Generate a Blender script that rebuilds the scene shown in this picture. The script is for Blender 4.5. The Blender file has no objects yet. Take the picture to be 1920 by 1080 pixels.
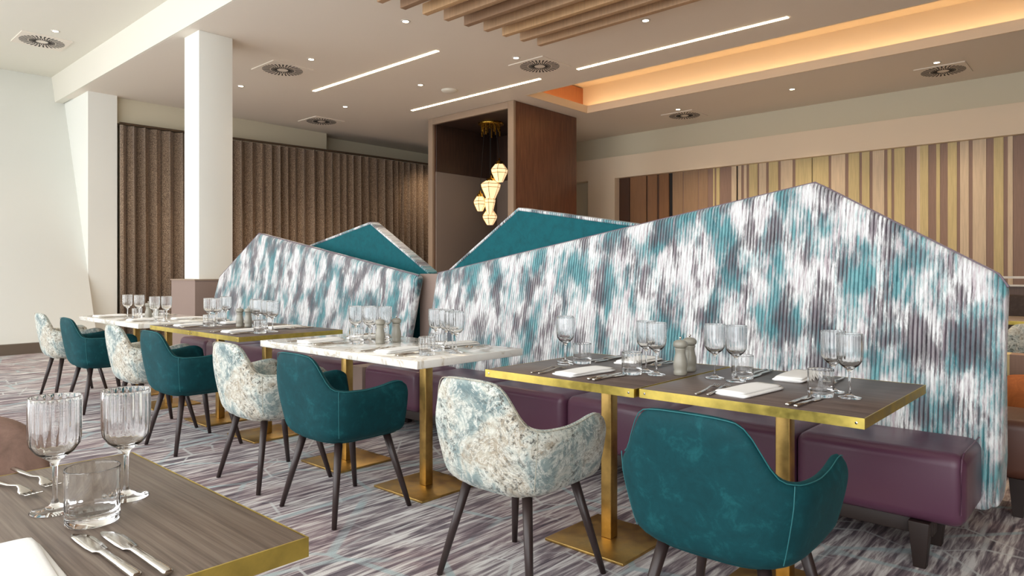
import bpy, bmesh, math, random
from mathutils import Vector, Matrix
random.seed(7)
S = bpy.context.scene
C = S.collection
PI = math.pi
F = (-.6717, .7408)

# ------------------------------------------------------------ camera, world, light, exposure
cam = bpy.data.objects.new('camera', bpy.data.cameras.new('camera'))
C.objects.link(cam)
cam.location = (0, 0, 1.17)
cam.rotation_euler = (PI / 2, 0, math.atan2(-F[0], F[1]))
cam.data.sensor_width = 36
cam.data.lens = 24
cam.data.shift_y = -30 / 1920
cam.data.clip_start = .05
S.camera = cam
S.view_settings.view_transform = 'Standard'
S.view_settings.look = 'None'
S.view_settings.exposure = -0.08
S.view_settings.gamma = 1
S.view_settings.use_curve_mapping = False
S.cycles.max_bounces = 12
S.cycles.transmission_bounces = 10
S.cycles.glossy_bounces = 6
S.cycles.diffuse_bounces = 5
S.cycles.sample_clamp_indirect = 4
S.cycles.use_denoising = True

world = bpy.data.worlds.new('overcast_sky')
S.world = world
world.use_nodes = True
bg = world.node_tree.nodes['Background']
bg.inputs['Color'].default_value = (.96, .98, 1, 1)
bg.inputs['Strength'].default_value = 4.2


def area(name, loc, rot, sx, sy, power, color=(1, 1, 1), portal=False):
    l = bpy.data.lights.new(name, 'AREA')
    l.shape = 'RECTANGLE'; l.size = sx; l.size_y = sy; l.energy = power; l.color = color
    o = bpy.data.objects.new(name, l); C.objects.link(o)
    o.location = loc; o.rotation_euler = rot
    if portal: l.cycles.is_portal = True
    return o


# daylight enters through the long window front at y = -2 (portals only steer the sky light)
WIN = [(-15.2 + 3.2 * i, -15.2 + 3.2 * i + 3.1) for i in range(6)]
for a, b in WIN:
    area('window_portal', ((a + b) / 2, -2.0, 2.2), (PI / 2, 0, 0), b - a, 4.3, 1, portal=True)

# ------------------------------------------------------------ material helpers
def lin(c):
    c = c / 255
    return c / 12.92 if c <= .04045 else ((c + .055) / 1.055) ** 2.4


def rgb(r, g, b): return (lin(r), lin(g), lin(b), 1)


class M:
    def __init__(s, name, color=(200, 200, 200), rough=.6, metal=0, **k):
        s.m = bpy.data.materials.new(name); s.m.use_nodes = True
        s.t = s.m.node_tree; s.n = s.t.nodes; s.l = s.t.links
        s.b = s.n['Principled BSDF']
        s.b.inputs['Base Color'].default_value = rgb(*color)
        s.b.inputs['Roughness'].default_value = rough
        s.b.inputs['Metallic'].default_value = metal
        for a, v in k.items(): s.b.inputs[a.replace('_', ' ')].default_value = v
        s.tc = None

    def coord(s, scale=(1, 1, 1), rot=(0, 0, 0), kind='Object', loc=(0, 0, 0)):
        if s.tc is None: s.tc = s.n.new('ShaderNodeTexCoord')
        mp = s.n.new('ShaderNodeMapping')
        mp.inputs['Scale'].default_value = scale; mp.inputs['Rotation'].default_value = rot
        mp.inputs['Location'].default_value = loc
        s.l.new(s.tc.outputs[kind], mp.inputs['Vector'])
        return mp.outputs[0]

    def noise(s, v, scale=5, detail=4, rough=.5, dist=0):
        n = s.n.new('ShaderNodeTexNoise')
        n.inputs['Scale'].default_value = scale; n.inputs['Detail'].default_value = detail
        n.inputs['Roughness'].default_value = rough; n.inputs['Distortion'].default_value = dist
        s.l.new(v, n.inputs['Vector']); return n.outputs['Fac']

    def ramp(s, v, stops, interp='LINEAR'):
        r = s.n.new('ShaderNodeValToRGB'); r.color_ramp.interpolation = interp
        e = r.color_ramp.elements
        while len(e) < len(stops): e.new(.5)
        for i, (p, c) in enumerate(stops):
            e[i].position = p
            e[i].color = rgb(*c) if isinstance(c, tuple) else (c, c, c, 1)
        s.l.new(v, r.inputs[0]); return r.outputs[0]

    def mix(s, f, a, b, mode='MIX'):
        m = s.n.new('ShaderNodeMix'); m.data_type = 'RGBA'; m.blend_type = mode
        for sock, v in ((m.inputs[0], f), (m.inputs[6], a), (m.inputs[7], b)):
            if isinstance(v, tuple): sock.default_value = rgb(*v)
            elif isinstance(v, (int, float)): sock.default_value = v
            else: s.l.new(v, sock)
        return m.outputs[2]

    def math(s, op, a, b=0.0):
        m = s.n.new('ShaderNodeMath'); m.operation = op
        for sock, v in ((m.inputs[0], a), (m.inputs[1], b)):
            if isinstance(v, (int, float)): sock.default_value = v
            else: s.l.new(v, sock)
        return m.outputs[0]

    def col(s, v): s.l.new(v, s.b.inputs['Base Color']); return s

    def rough(s, v): s.l.new(v, s.b.inputs['Roughness']); return s

    def bump(s, v, strength=.2, dist=.01):
        b = s.n.new('ShaderNodeBump'); b.inputs['Strength'].default_value = strength
        b.inputs['Distance'].default_value = dist
        s.l.new(v, b.inputs['Height']); s.l.new(b.outputs[0], s.b.inputs['Normal']); return s


def emit(name, color, strength):
    m = M(name, color, .5)
    m.b.inputs['Emission Color'].default_value = rgb(*color)
    m.b.inputs['Emission Strength'].default_value = strength
    return m.m


def paint(name, c):
    m = M(name, c, .75)
    m.bump(m.noise(m.coord(), 60, 3), .04, .002)
    return m.m


WALLP = paint('pale_wall_paint', (220, 221, 215))
CEILP = paint('pale_taupe_ceiling_paint', (226, 217, 204))
CEILW = paint('white_ceiling_paint', (222, 218, 206))
COLP = paint('white_column_paint', (230, 231, 224))
FASC = paint('warm_cream_fascia_paint', (222, 206, 182))
BACKP = paint('sage_cream_wall_paint', (206, 199, 176))

m = M('patterned_carpet', rough=.95)
rotv = -0.227
v1 = m.coord((1, 1, 1), (0, 0, 0.227))
str_ = m.noise(m.coord((19, 1.6, 1), (0, 0, 0.227)), 1.6, 4, .6, .9)
str2 = m.noise(m.coord((46, 3.4, 1), (0, 0, 0.227), loc=(3, 1, 0)), 1.4, 2, .6)
big = m.noise(v1, 1.7, 3, .5)
sc = m.math('ADD', m.math('MULTIPLY', str_, .72), m.math('MULTIPLY', str2, .28))
c1 = m.ramp(sc, [(.34, (72, 64, 72)), (.43, (112, 102, 108)), (.49, (150, 140, 142)), (.54, (192, 186, 184)), (.62, (226, 223, 220))])
c2 = m.ramp(sc, [(.34, (68, 60, 66)), (.44, (118, 98, 104)), (.51, (158, 140, 140)), (.60, (206, 196, 190))])
cc = m.mix(m.ramp(big, [(.46, 0.0), (.6, .8)]), c1, c2)
def cracks(m, scale, w, seed):
    vo = m.n.new('ShaderNodeTexVoronoi'); vo.feature = 'DISTANCE_TO_EDGE'
    vo.inputs['Scale'].default_value = scale
    m.l.new(m.coord(loc=(seed, seed * .7, 0)), vo.inputs['Vector'])
    return m.ramp(vo.outputs['Distance'], [(0, 1.0), (w, .85), (w * 1.5, 0.0)])
wobb = m.noise(v1, 3, 2)
k1 = m.math('MULTIPLY', cracks(m, 1.5, .016, 2.3), m.ramp(wobb, [(.36, .15), (.5, .9)]))
k1 = m.math('MULTIPLY', k1, m.ramp(sc, [(.4, .35), (.55, 1.0)]))
cc = m.mix(k1, cc, (168, 186, 188))
k2 = m.math('MULTIPLY', cracks(m, 2.6, .012, 5.1), m.ramp(m.noise(v1, 2.1, 2), [(.45, 0.0), (.58, .7)]))
cc = m.mix(k2, cc, (206, 208, 206))
fz = m.noise(v1, 420, 2)
cc = m.mix(.35, cc, m.ramp(fz, [(.3, (70, 70, 70)), (.7, (255, 255, 255))]), 'OVERLAY')
m.col(cc).bump(fz, .5, .004)
CARPET = m.m


def velvet(name, base, light, seed=0, sheen=.55):
    m = M(name, base, .7)
    n = m.noise(m.coord(loc=(seed, 0, 0)), 16, 6, .72, .5)
    m.col(m.ramp(n, [(.3, tuple(int(c * .86) for c in base)), (.54, base), (.78, light)]))
    m.b.inputs['Sheen Weight'].default_value = sheen
    m.b.inputs['Sheen Roughness'].default_value = .35
    m.b.inputs['Sheen Tint'].default_value = rgb(*light)
    m.b.inputs['Specular IOR Level'].default_value = .2
    m.bump(m.noise(m.coord(), 300, 2), .15, .001)
    return m.m


TEAL = velvet('teal_velvet', (8, 62, 68), (26, 90, 94), 0, .3)
TEALP = velvet('teal_panel_velvet', (4, 84, 92), (6, 90, 96), 4, .1)
BROWNV = velvet('mauve_brown_velvet', (132, 106, 94), (152, 126, 112), 8, .3)
PIPE = M('teal_piping', (34, 104, 108), .6).m

m = M('marbled_velvet', rough=.75, Sheen_Weight=.12)
w = m.coord(loc=(5, 0, 0))
a = m.noise(w, 4.6, 7, .66, 1.0)
b = m.noise(m.coord(loc=(1, 4, 2)), 12, 9, .78, .6)
cc = m.ramp(a, [(.34, (100, 122, 124)), (.45, (146, 160, 156)), (.51, (192, 192, 180)), (.58, (160, 148, 128)), (.67, (190, 186, 170))])
cc = m.mix(m.ramp(b, [(.52, 0.0), (.60, .75)]), cc, (200, 202, 190))
sp = m.noise(m.coord(loc=(9, 3, 1)), 55, 8, .8, .3)
vn = m.noise(m.coord(loc=(3, 2, 8)), 9, 7, .7, 1.4)
va = m.math('ABSOLUTE', m.math('SUBTRACT', vn, .5))
cc = m.mix(m.ramp(va, [(0, .8), (.018, .35), (.04, 0.0)]), cc, (222, 222, 212))
vd = m.noise(m.coord(loc=(6, 2, 3)), 6, 7, .72, 1.6)
vb = m.math('ABSOLUTE', m.math('SUBTRACT', vd, .47))
cc = m.mix(m.ramp(vb, [(0, .7), (.008, .3), (.02, 0.0)]), cc, (86, 96, 96))
md = m.noise(m.coord(loc=(2, 7, 1)), 3.4, 3, .5)
cc = m.mix(m.math('MULTIPLY', m.ramp(sp, [(.53, 0.0), (.58, 1.0)]), m.ramp(md, [(.44, .15), (.56, .9)])), cc, (58, 54, 46))
m.col(cc).bump(sp, .1, .001)
MARBV = m.m

# printed ribbed cloth for the bench backs
m = M('painterly_ribbed_print', rough=.85, Sheen_Weight=.15)
blob = m.noise(m.coord((4.4, 0, 2.2), loc=(1.7, 0, 3.1)), 1.5, 2, .5, .2)
blob2 = m.noise(m.coord((4.2, 0, 2.3), loc=(8.2, 0, 1.4)), 1.6, 2, .5, .2)
fine = m.noise(m.coord((95, 6, 7)), 1.0, 4, .75)
fine2 = m.noise(m.coord((34, 6, 8), loc=(4, 0, 2)), 1.0, 5, .75)
jit = m.math('MULTIPLY', m.math('SUBTRACT', fine, .5), .55)
jit2 = m.math('MULTIPLY', m.math('SUBTRACT', fine2, .5), .50)
ta = m.math('ADD', m.math('ADD', blob, jit), jit2)
tb = m.math('ADD', m.math('ADD', blob2, m.math('MULTIPLY', jit, -.8)), jit2)
wv = m.n.new('ShaderNodeTexWave'); wv.bands_direction = 'X'; wv.wave_profile = 'SIN'
wv.inputs['Scale'].default_value = 17; wv.inputs['Distortion'].default_value = .8; wv.inputs['Detail'].default_value = 1
wv.inputs['Detail Scale'].default_value = .4
m.l.new(m.coord(), wv.inputs['Vector'])
base = m.ramp(fine, [(.36, (182, 168, 174)), (.48, (212, 212, 212)), (.6, (238, 242, 240))])
rib = m.ramp(wv.outputs['Fac'], [(.2, 1.0), (.62, .72)])
t1 = m.ramp(ta, [(.455, 0.0), (.535, .5), (.62, 1.0)])
cc = m.mix(m.math('MULTIPLY', t1, m.ramp(wv.outputs['Fac'], [(.3, 1.0), (.8, .9)])), base, m.ramp(fine2, [(.4, (34, 108, 118)), (.6, (96, 160, 166))]))
t2 = m.ramp(tb, [(.495, 0.0), (.57, .65), (.66, 1.0)])
cc = m.mix(m.math('MULTIPLY', t2, rib), cc, m.ramp(fine2, [(.38, (44, 38, 48)), (.62, (104, 92, 102))]))
gate = m.ramp(m.math('MAXIMUM', ta, tb), [(.40, .16), (.56, .62)])
gr = m.ramp(wv.outputs['Fac'], [(.08, (84, 66, 80)), (.32, (232, 228, 228)), (.55, (255, 255, 255))])
cc = m.mix(gate, cc, gr, 'MULTIPLY')
m.col(cc).bump(wv.outputs['Fac'], .35, .006)
PRINT = m.m
PRINTPIPE = M('plum_grey_piping', (112, 98, 108), .6).m


def leather(name, c, r=.34):
    m = M(name, c, r, Specular_IOR_Level=.5)
    m.bump(m.noise(m.coord(), 160, 3), .05, .001)
    m.rough(m.ramp(m.noise(m.coord(), 3, 3), [(.3, r - .06), (.7, r + .1)]))
    return m.m


PLUM = leather('plum_leather', (88, 52, 72))
TANL = leather('chestnut_leather', (86, 50, 36), .4)

m = M('grey_brown_wood_laminate', rough=.42)
g = m.noise(m.coord((.7, 38, 6)), 2.2, 5, .65, .5)
g2 = m.noise(m.coord((2, 90, 6)), 2.5, 3, .6)
cc = m.ramp(g, [(.3, (96, 82, 74)), (.5, (126, 112, 101)), (.68, (146, 133, 120))])
cc = m.mix(m.ramp(g2, [(.5, 0.0), (.66, .4)]), cc, (84, 72, 66))
m.col(cc)
WOODT = m.m
m = M('grey_brown_wood_laminate_darker', rough=.4)
g = m.noise(m.coord((1.6, 26, 6), loc=(3, 3, 3)), 2.2, 5, .65, .35)
m.col(m.ramp(g, [(.3, (74, 62, 58)), (.5, (92, 79, 74)), (.68, (106, 93, 86))]))
WOODD = m.m


def brass(name, c, r):
    m = M(name, c, r, 1)
    n = m.noise(m.coord((3, 3, 3)), 6, 4, .6)
    m.col(m.ramp(n, [(.3, tuple(int(x * .91) for x in c)), (.5, c), (.7, tuple(min(255, int(x * 1.08)) for x in c))]))
    m.rough(m.ramp(n, [(.3, r - .06), (.7, r + .12)]))
    return m.m


BRASS = brass('brushed_brass', (190, 156, 92), .36)
BRASSE = brass('worn_brass_edging', (206, 184, 96), .36)
STEEL = M('polished_steel', (205, 200, 192), .16, 1).m
GOLDC = brass('gold_metal', (190, 150, 60), .25)

m = M('white_marble', rough=.07)
n = m.noise(m.coord(), 2.6, 8, .6, 1.8)
v = m.math('ABSOLUTE', m.math('SUBTRACT', n, .5))
cc = m.ramp(v, [(0, (196, 182, 160)), (.007, (222, 216, 204)), (.03, (238, 235, 228)), (.15, (243, 242, 236))])
m.col(cc)
MARBLE = m.m
LINEN = M('white_linen', (242, 241, 238), .85)
LINEN.bump(LINEN.noise(LINEN.coord(), 400, 2), .2, .001)
LINEN = LINEN.m
m = M('clear_glass', (255, 255, 255), .0)
m.b.inputs['Transmission Weight'].default_value = 1
m.b.inputs['IOR'].default_value = 1.46
GLASS = m.m
LEGM = M('dark_brown_stained_wood', (48, 36, 34), .38).m
MILL = M('sage_grey_lacquer', (150, 146, 134), .28).m
POSTM = paint('mauve_taupe_lacquer', (142, 122, 112))
DARKW = M('espresso_wood', (40, 28, 24), .5).m

m = M('walnut_veneer', rough=.34)
g = m.noise(m.coord((9, 9, .8)), 3, 5, .6, .3)
m.col(m.ramp(g, [(.3, (84, 52, 38)), (.5, (104, 66, 48)), (.7, (118, 78, 56))]))
WALNUT = m.m
m = M('dark_walnut_veneer', rough=.45)
g = m.noise(m.coord((9, 9, .8)), 3, 5, .6, .3)
m.col(m.ramp(g, [(.3, (46, 32, 26)), (.7, (66, 46, 36))]))
WALND = m.m
GREYP = paint('warm_grey_panel', (124, 112, 104))
FRAMEP = paint('taupe_frame_lacquer', (150, 130, 112))


def woodc(name, c):
    m = M(name, c, .55)
    g = m.noise(m.coord((30, 30, 1.5)), 2, 4, .6)
    m.col(m.ramp(g, [(.3, tuple(int(x * .9) for x in c)), (.7, c)]))
    return m.m


PLANK = {'y': woodc('straw_stained_oak', (206, 188, 136)), 'p': woodc('pale_oak', (214, 194, 164)),
         'm': woodc('mauve_stained_oak', (146, 118, 102)), 't': woodc('tan_oak', (158, 128, 98)),
         'b': woodc('brown_oak', (140, 100, 66)), 'd': woodc('dark_brown_oak', (78, 50, 34)),
         'k': woodc('black_joint', (22, 16, 14))}
SLATM = [woodc('slat_oak_a', (178, 144, 110)), woodc('slat_oak_b', (150, 118, 90)), woodc('slat_oak_c', (196, 158, 116))]

m = M('brown_boucle_curtain', rough=.9, Sheen_Weight=.2)
n = m.noise(m.coord((1, 1, .6)), 105, 3, .8)
m.col(m.ramp(n, [(.36, (66, 50, 38)), (.5, (124, 102, 82)), (.64, (178, 156, 130))]))
m.bump(n, .3, .004)
CURT = m.m
BASEB = M('taupe_baseboard', (104, 92, 80), .5).m
GRILLE = M('white_grille_metal', (206, 200, 190), .5).m
SLOTM = M('vent_slot_grey', (52, 48, 44), .9).m
BLACKM = M('dark_void', (22, 20, 18), .9).m
TRACKM = M('bronze_track', (90, 76, 62), .4, .6).m
LEDW = emit('warm_white_led', (255, 226, 186), 22)
LEDS = emit('spot_led', (255, 232, 200), 22)
COVE = emit('amber_cove_led', (255, 218, 166), 11)
LANT = emit('lantern_glow', (255, 222, 172), 1.0)


# ------------------------------------------------------------ mesh helpers
def mesh(name, bm, mat, parent=None, smooth=False, loc=None, mats=None):
    me = bpy.data.meshes.new(name)
    bmesh.ops.recalc_face_normals(bm, faces=bm.faces)
    bm.to_mesh(me); bm.free()
    for x in (mats or [mat]): me.materials.append(x)
    if smooth:
        for p in me.polygons: p.use_smooth = True
    o = bpy.data.objects.new(name, me); C.objects.link(o)
    if parent: o.parent = parent
    if loc: o.location = loc
    return o


def mod_bevel(o, w, seg=3, ang=.6):
    b = o.modifiers.new('bevel', 'BEVEL'); b.width = w; b.segments = seg; b.limit_method = 'ANGLE'; b.angle_limit = ang
    for p in o.data.polygons: p.use_smooth = True
    return o


def mod_sub(o, n=1):
    b = o.modifiers.new('subd', 'SUBSURF'); b.levels = n; b.render_levels = n
    return o


def box(bm, x0, x1, y0, y1, z0, z1, mi=0):
    vs = [bm.verts.new(p) for p in ((x0, y0, z0), (x1, y0, z0), (x1, y1, z0), (x0, y1, z0), (x0, y0, z1), (x1, y0, z1), (x1, y1, z1), (x0, y1, z1))]
    for f in ((3, 2, 1, 0), (4, 5, 6, 7), (0, 1, 5, 4), (1, 2, 6, 5), (2, 3, 7, 6), (3, 0, 4, 7)):
        fc = bm.faces.new([vs[i] for i in f]); fc.material_index = mi
    return vs


def boxo(name, b, mat, parent=None, bev=0):
    bm = bmesh.new(); box(bm, *b); o = mesh(name, bm, mat, parent)
    if bev: mod_bevel(o, bev)
    return o


def loft(bm, rings, cap=True, closed=True):
    rs = [[bm.verts.new(p) for p in r] for r in rings]
    n = len(rs[0])
    for a, b in zip(rs, rs[1:]):
        for i in range(n if closed else n - 1):
            j = (i + 1) % n
            bm.faces.new((a[i], a[j], b[j], b[i]))
    if cap:
        bm.faces.new(rs[0][::-1]); bm.faces.new(rs[-1])
    return rs


def lathe(bm, prof, n=24, ribs=0, amp=0, ribz=None, c=(0, 0)):
    """prof: list of (r, z); zero radius ends collapse."""
    rings = []
    for r, z in prof:
        if r < 1e-6: rings.append([bm.verts.new((c[0], c[1], z))]); continue
        ring = []
        for i in range(n):
            t = 2 * PI * i / n
            rr = r
            if ribs and ribz(z): rr = r * (1 - amp * abs(math.sin(ribs * t / 2))) if r > .0396 else r
            ring.append(bm.verts.new((c[0] + rr * math.cos(t), c[1] + rr * math.sin(t), z)))
        rings.append(ring)
    for a, b in zip(rings, rings[1:]):
        if len(a) == 1 and len(b) == 1: continue
        for i in range(n):
            j = (i + 1) % n
            if len(a) == 1: bm.faces.new((a[0], b[j], b[i]))
            elif len(b) == 1: bm.faces.new((a[i], a[j], b[0]))
            else: bm.faces.new((a[i], a[j], b[j], b[i]))


def tube(bm, pts, r, n=8, closed=False):
    pts = [Vector(p) for p in pts]
    rings = []
    for i, p in enumerate(pts):
        if closed: d = pts[(i + 1) % len(pts)] - pts[i - 1]
        else: d = pts[min(i + 1, len(pts) - 1)] - pts[max(i - 1, 0)]
        d.normalize()
        u = d.cross(Vector((0, 0, 1)))
        if u.length < .05: u = d.cross(Vector((0, 1, 0)))
        u.normalize(); w = d.cross(u)
        rr = r[i] if isinstance(r, (list, tuple)) else r
        rings.append([p + u * rr * math.cos(2 * PI * k / n) + w * rr * math.sin(2 * PI * k / n) for k in range(n)])
    if closed: rings.append(rings[0])
    loft(bm, rings, cap=not closed)


def struct(o): o['kind'] = 'structure'; return o


def tag(o, label, cat, group=None):
    o['label'] = label; o['category'] = cat
    if group: o['group'] = group
    return o


def empty(name, loc=(0, 0, 0), rz=0):
    o = bpy.data.objects.new(name, None); C.objects.link(o)
    o.location = loc; o.rotation_euler = (0, 0, rz); o.empty_display_size = .1
    return o


def copy_tree(o, parent=None):
    c = o.copy(); C.objects.link(c)
    if parent: c.parent = parent
    for ch in list(o.children): copy_tree(ch, c)
    return c


USED = set()


def place(proto, loc, rz, label=None, cat=None, group=None):
    if proto.name in USED: o = copy_tree(proto)
    else: USED.add(proto.name); o = proto
    o.location = loc; o.rotation_euler = (0, 0, rz)
    if label: tag(o, label, cat, group)
    return o


# ------------------------------------------------------------ the room
Zc, Zh = 4.04, 4.5
bm = bmesh.new(); box(bm, -16, 4, -2.2, 13, -.1, 0); struct(mesh('floor', bm, CARPET))
bm = bmesh.new()
box(bm, -13, 4, 3.38, 8.35, Zc, Zc + .12); box(bm, -13, 4, 10.07, 12.3, Zc, Zc + .12); box(bm, -13, -7.3, 8.35, 10.07, Zc, Zc + .12)
struct(mesh('ceiling', bm, CEILP))
struct(boxo('ceiling_window_side', (-16, 4, -2.2, 3.40, Zh, Zh + .1), CEILW))
# drop face of the bulkhead between the two ceilings
struct(boxo('trim_1', (-14, 4, 3.36, 3.48, Zc + .001, Zh), CEILW))
# leaning end wall
bm = bmesh.new()
lw = [(-11.45, -2.2), (-11.75, 3.5)]
tw = [(-14.0, -2.2), (-13.68, 3.5)]
vs = [bm.verts.new(p) for p in [(lw[0][0], lw[0][1], 0), (lw[1][0], lw[1][1], 0), (tw[1][0], tw[1][1], Zh), (tw[0][0], tw[0][1], Zh)]]
vb = [bm.verts.new((v.co.x - .25, v.co.y, v.co.z)) for v in vs]
bm.faces.new(vs); bm.faces.new(vb[::-1])
for i in range(4): bm.faces.new((vs[i], vb[i], vb[(i + 1) % 4], vs[(i + 1) % 4]))
struct(mesh('wall_left', bm, WALLP))
bm = bmesh.new()
loft(bm, [[(lw[k][0] + dx, lw[k][1], z) for dx, z in ((-.02, 0), (.03, 0), (.03 - .0, .15), (-.07, .15))] for k in (0, 1)])
struct(mesh('baseboard_left', bm, BASEB))
struct(boxo('wall_end', (-14, -12.24, 3.5, 3.92, 0, Zh), COLP))
struct(boxo('wall_curtain_side', (-13, -12.7, 3.9, 12.4, 0, Zc), BACKP))
# shallow bulkheads over the curtain, with the step seen behind the column
struct(boxo('trim_2', (-12.7, -12.35, 3.92, 7.9, 3.62, Zc), BACKP))
struct(boxo('wall_back', (-13, 4, 12.15, 12.4, 0, Zc), BACKP))
struct(boxo('trim_3', (-12.7, 4, 11.95, 12.15, 3.12, 3.565), FASC))
struct(boxo('wall_pier', (-8.6, -7.92, 11.9, 12.15, 0, 3.12), FASC))
struct(boxo('wall_right', (3.8, 4, -2.2, 12.4, 0, Zh), paint('umber_wall_paint', (122, 102, 86))))  # unseen wall, its dark tone chosen to dim ambient light from the right
# window front behind and left of the camera: sill, head, mullions
struct(boxo('wall_window_side', (-16, 4, -2.2, -2.05, 0, .05), WALLP))
for i in range(7):
    x = -15.25 + 3.2 * i
    struct(boxo('window_%d' % (i + 1), (x - .05, x + .05, -2.2, -2.08, .05, Zh), BASEB))
struct(boxo('column', (-8.59, -8.18, 3.5, 3.91, 0, Zc), COLP, bev=.004))
# light cove
bm = bmesh.new()
box(bm, -7.27, 4, 10.04, 10.069, Zc - .002, Zc + .13); box(bm, -7.27, 4, 8.351, 8.38, Zc - .002, Zc + .13); box(bm, -7.299, -7.27, 8.351, 10.069, Zc - .002, Zc + .13)
struct(mesh('trim_4', bm, FASC))
bm = bmesh.new()
box(bm, -7.8, 4, 10.36, 10.42, Zc + .12, 4.62); box(bm, -7.8, 4, 8.02, 8.08, Zc + .12, 4.62); box(bm, -7.8, -7.7, 8.02, 10.42, Zc + .12, 4.62)
box(bm, -7.8, 4, 8.02, 10.42, 4.62, 4.7)
struct(mesh('ceiling_cove', bm, FASC))
struct(boxo('trim_5', (-7.70, -7.60, 9.2, 10.36, Zc + .12, 4.60), woodc('cove_oak', (176, 112, 70))))
for y, nm in ((10.23, 'far'), (8.20, 'near')):
    tag(boxo('cove_light_strip', (-7.5, 3.7, y - .02, y + .02, Zc + .122, Zc + .135), COVE),
        'amber light strip hidden behind the %s lip of the ceiling cove' % nm, 'light strip', 'cove light strips')
tag(boxo('cove_light_strip', (-7.52, -7.48, 8.4, 10.0, Zc + .122, Zc + .135), COVE),
    'short amber light strip at the wooden end of the ceiling cove', 'light strip', 'cove light strips')

# linear lights
for x0, x1, y, lb in ((-9.6, -6.66, 5.91, 'leftmost slim linear ceiling light, nearest the round column side'),
                      (-9.46, -6.5, 7.79, 'slim linear ceiling light ending just before the walnut portal'),
                      (-5.8, -2.86, 7.78, 'rightmost slim linear ceiling light, running beside the glowing cove')):
    o = boxo('linear_light', (x0, x1, y - .022, y + .022, Zc - .006, Zc + .01), LEDW)
    tag(o, lb.replace('round ', 'white '), 'ceiling light', 'slim linear ceiling lights')

# downlights
bm = bmesh.new(); lathe(bm, [(.0, 0), (.036, 0)], 20); dl_lens = mesh('lens', bm, LEDS)
dproto = empty('downlight'); dl_lens.parent = dproto; dl_lens.location = (0, 0, -.004)
bm = bmesh.new(); lathe(bm, [(.036, -.006), (.054, -.006), (.056, 0), (.036, 0), (.036, -.006)], 20); mesh('rim', bm, GRILLE, dproto)
DL = [(-8.19, 5.0, Zc, 'beside the left ceiling grille'), (-10.17, 4.99, Zc, 'right of the white column top'),
      (-6.15, 4.97, Zc, 'at the top, left of the timber slats'), (-6.10, 6.81, Zc, 'left of the big middle grille'),
      (-8.07, 6.81, Zc, 'between two linear lights'), (-10.1, 6.83, Zc, 'above the curtain, by a small grille'),
      (-4.1, 6.79, Zc, 'right of the timber slats'), (-3.94, 10.89, Zc, 'between the two rear grilles, below the cove'),
      (-5.92, 10.89, Zc, 'beside the small rear grille'), (-1.97, 10.83, Zc, 'beside the right rear grille'),
      (-11.01, 2.75, Zh, 'in the raised ceiling by the end wall')]
for x, y, z, w_ in DL:
    place(dproto, (x, y, z), 0, 'small round recessed downlight ' + w_, 'downlight', 'recessed ceiling downlights')

# vents
vproto = empty('ceiling_vent')
bm = bmesh.new(); box(bm, -.31, .31, -.31, .31, -.012, 0); o = mesh('plate', bm, CEILP, vproto)
bm = bmesh.new()
for k in range(32):
    t = 2 * PI * k / 32
    for r0, r1 in ((.075, .16), (.17, .275)):
        t2 = t + (.1 if r0 > .1 else 0)
        wd0, wd1 = .003 + r0 * .018, .003 + r1 * .030
        d = Vector((math.cos(t2), math.sin(t2), 0)); n_ = Vector((-d.y, d.x, 0))
        rs = []
        for r, wd in ((r0, wd0), (r1, wd1)):
            rs.append([d * r + n_ * wd + Vector((0, 0, -.0115)), d * r - n_ * wd + Vector((0, 0, -.0115)),
                       d * r - n_ * wd + Vector((0, 0, -.0145)), d * r + n_ * wd + Vector((0, 0, -.0145))])
        loft(bm, rs)
mesh('slots', bm, SLOTM, vproto)
VN = [(-8.9, 4.98, Zc, 'nearest the white column'), (-6.09, 7.29, Zc, 'in the middle, by a linear light end'),
      (-11.4, 7.18, Zc, 'small and far, above the brown curtain'), (-1.98, 11.32, Zc, 'at the right rear, near the cream bulkhead'),
      (-6.05, 11.37, Zc, 'right of the walnut portal, below the cove'), (-11.63, 2.74, Zh, 'in the raised ceiling at the left')]
for x, y, z, w_ in VN:
    place(vproto, (x, y, z), 0, 'square swirl ceiling air vent ' + w_, 'air vent', 'swirl air vents')
bm = bmesh.new(); lathe(bm, [(0, -.035), (.09, -.033), (.125, -.015), (.13, 0), (0, 0)], 28)
tag(mesh('ceiling_speaker', bm, CEILW, smooth=True, loc=(-7.97, 7.32, Zc)), 'plain round white ceiling speaker dome behind the linear lights', 'speaker')

# timber slats hung under the ceiling
for i in range(11):
    y = 6.233 - .2583 * i
    x0 = -5.22 - .043 * i
    o = boxo('ceiling_slat', (x0, 1.5, y - .035, y + .035, 3.86, 3.97), SLATM[(0, 0, 2, 0, 1, 0, 2, 1, 0, 1, 2)[i]], bev=.004)
    nm = ['first', 'second', 'third', 'fourth', 'fifth', 'sixth', 'seventh', 'eighth', 'ninth', 'tenth', 'eleventh'][i]
    tag(o, 'long oak ceiling slat, %s counted from the cove side' % nm, 'slat', 'oak slats hung under the ceiling')
    bm = bmesh.new()
    for x in (x0 + .5, -2.5, -.5): tube(bm, [(x, y, 3.96), (x, y, Zc + .01)], .006, 6)
    mesh('hanger', bm, GRILLE, o)

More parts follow.
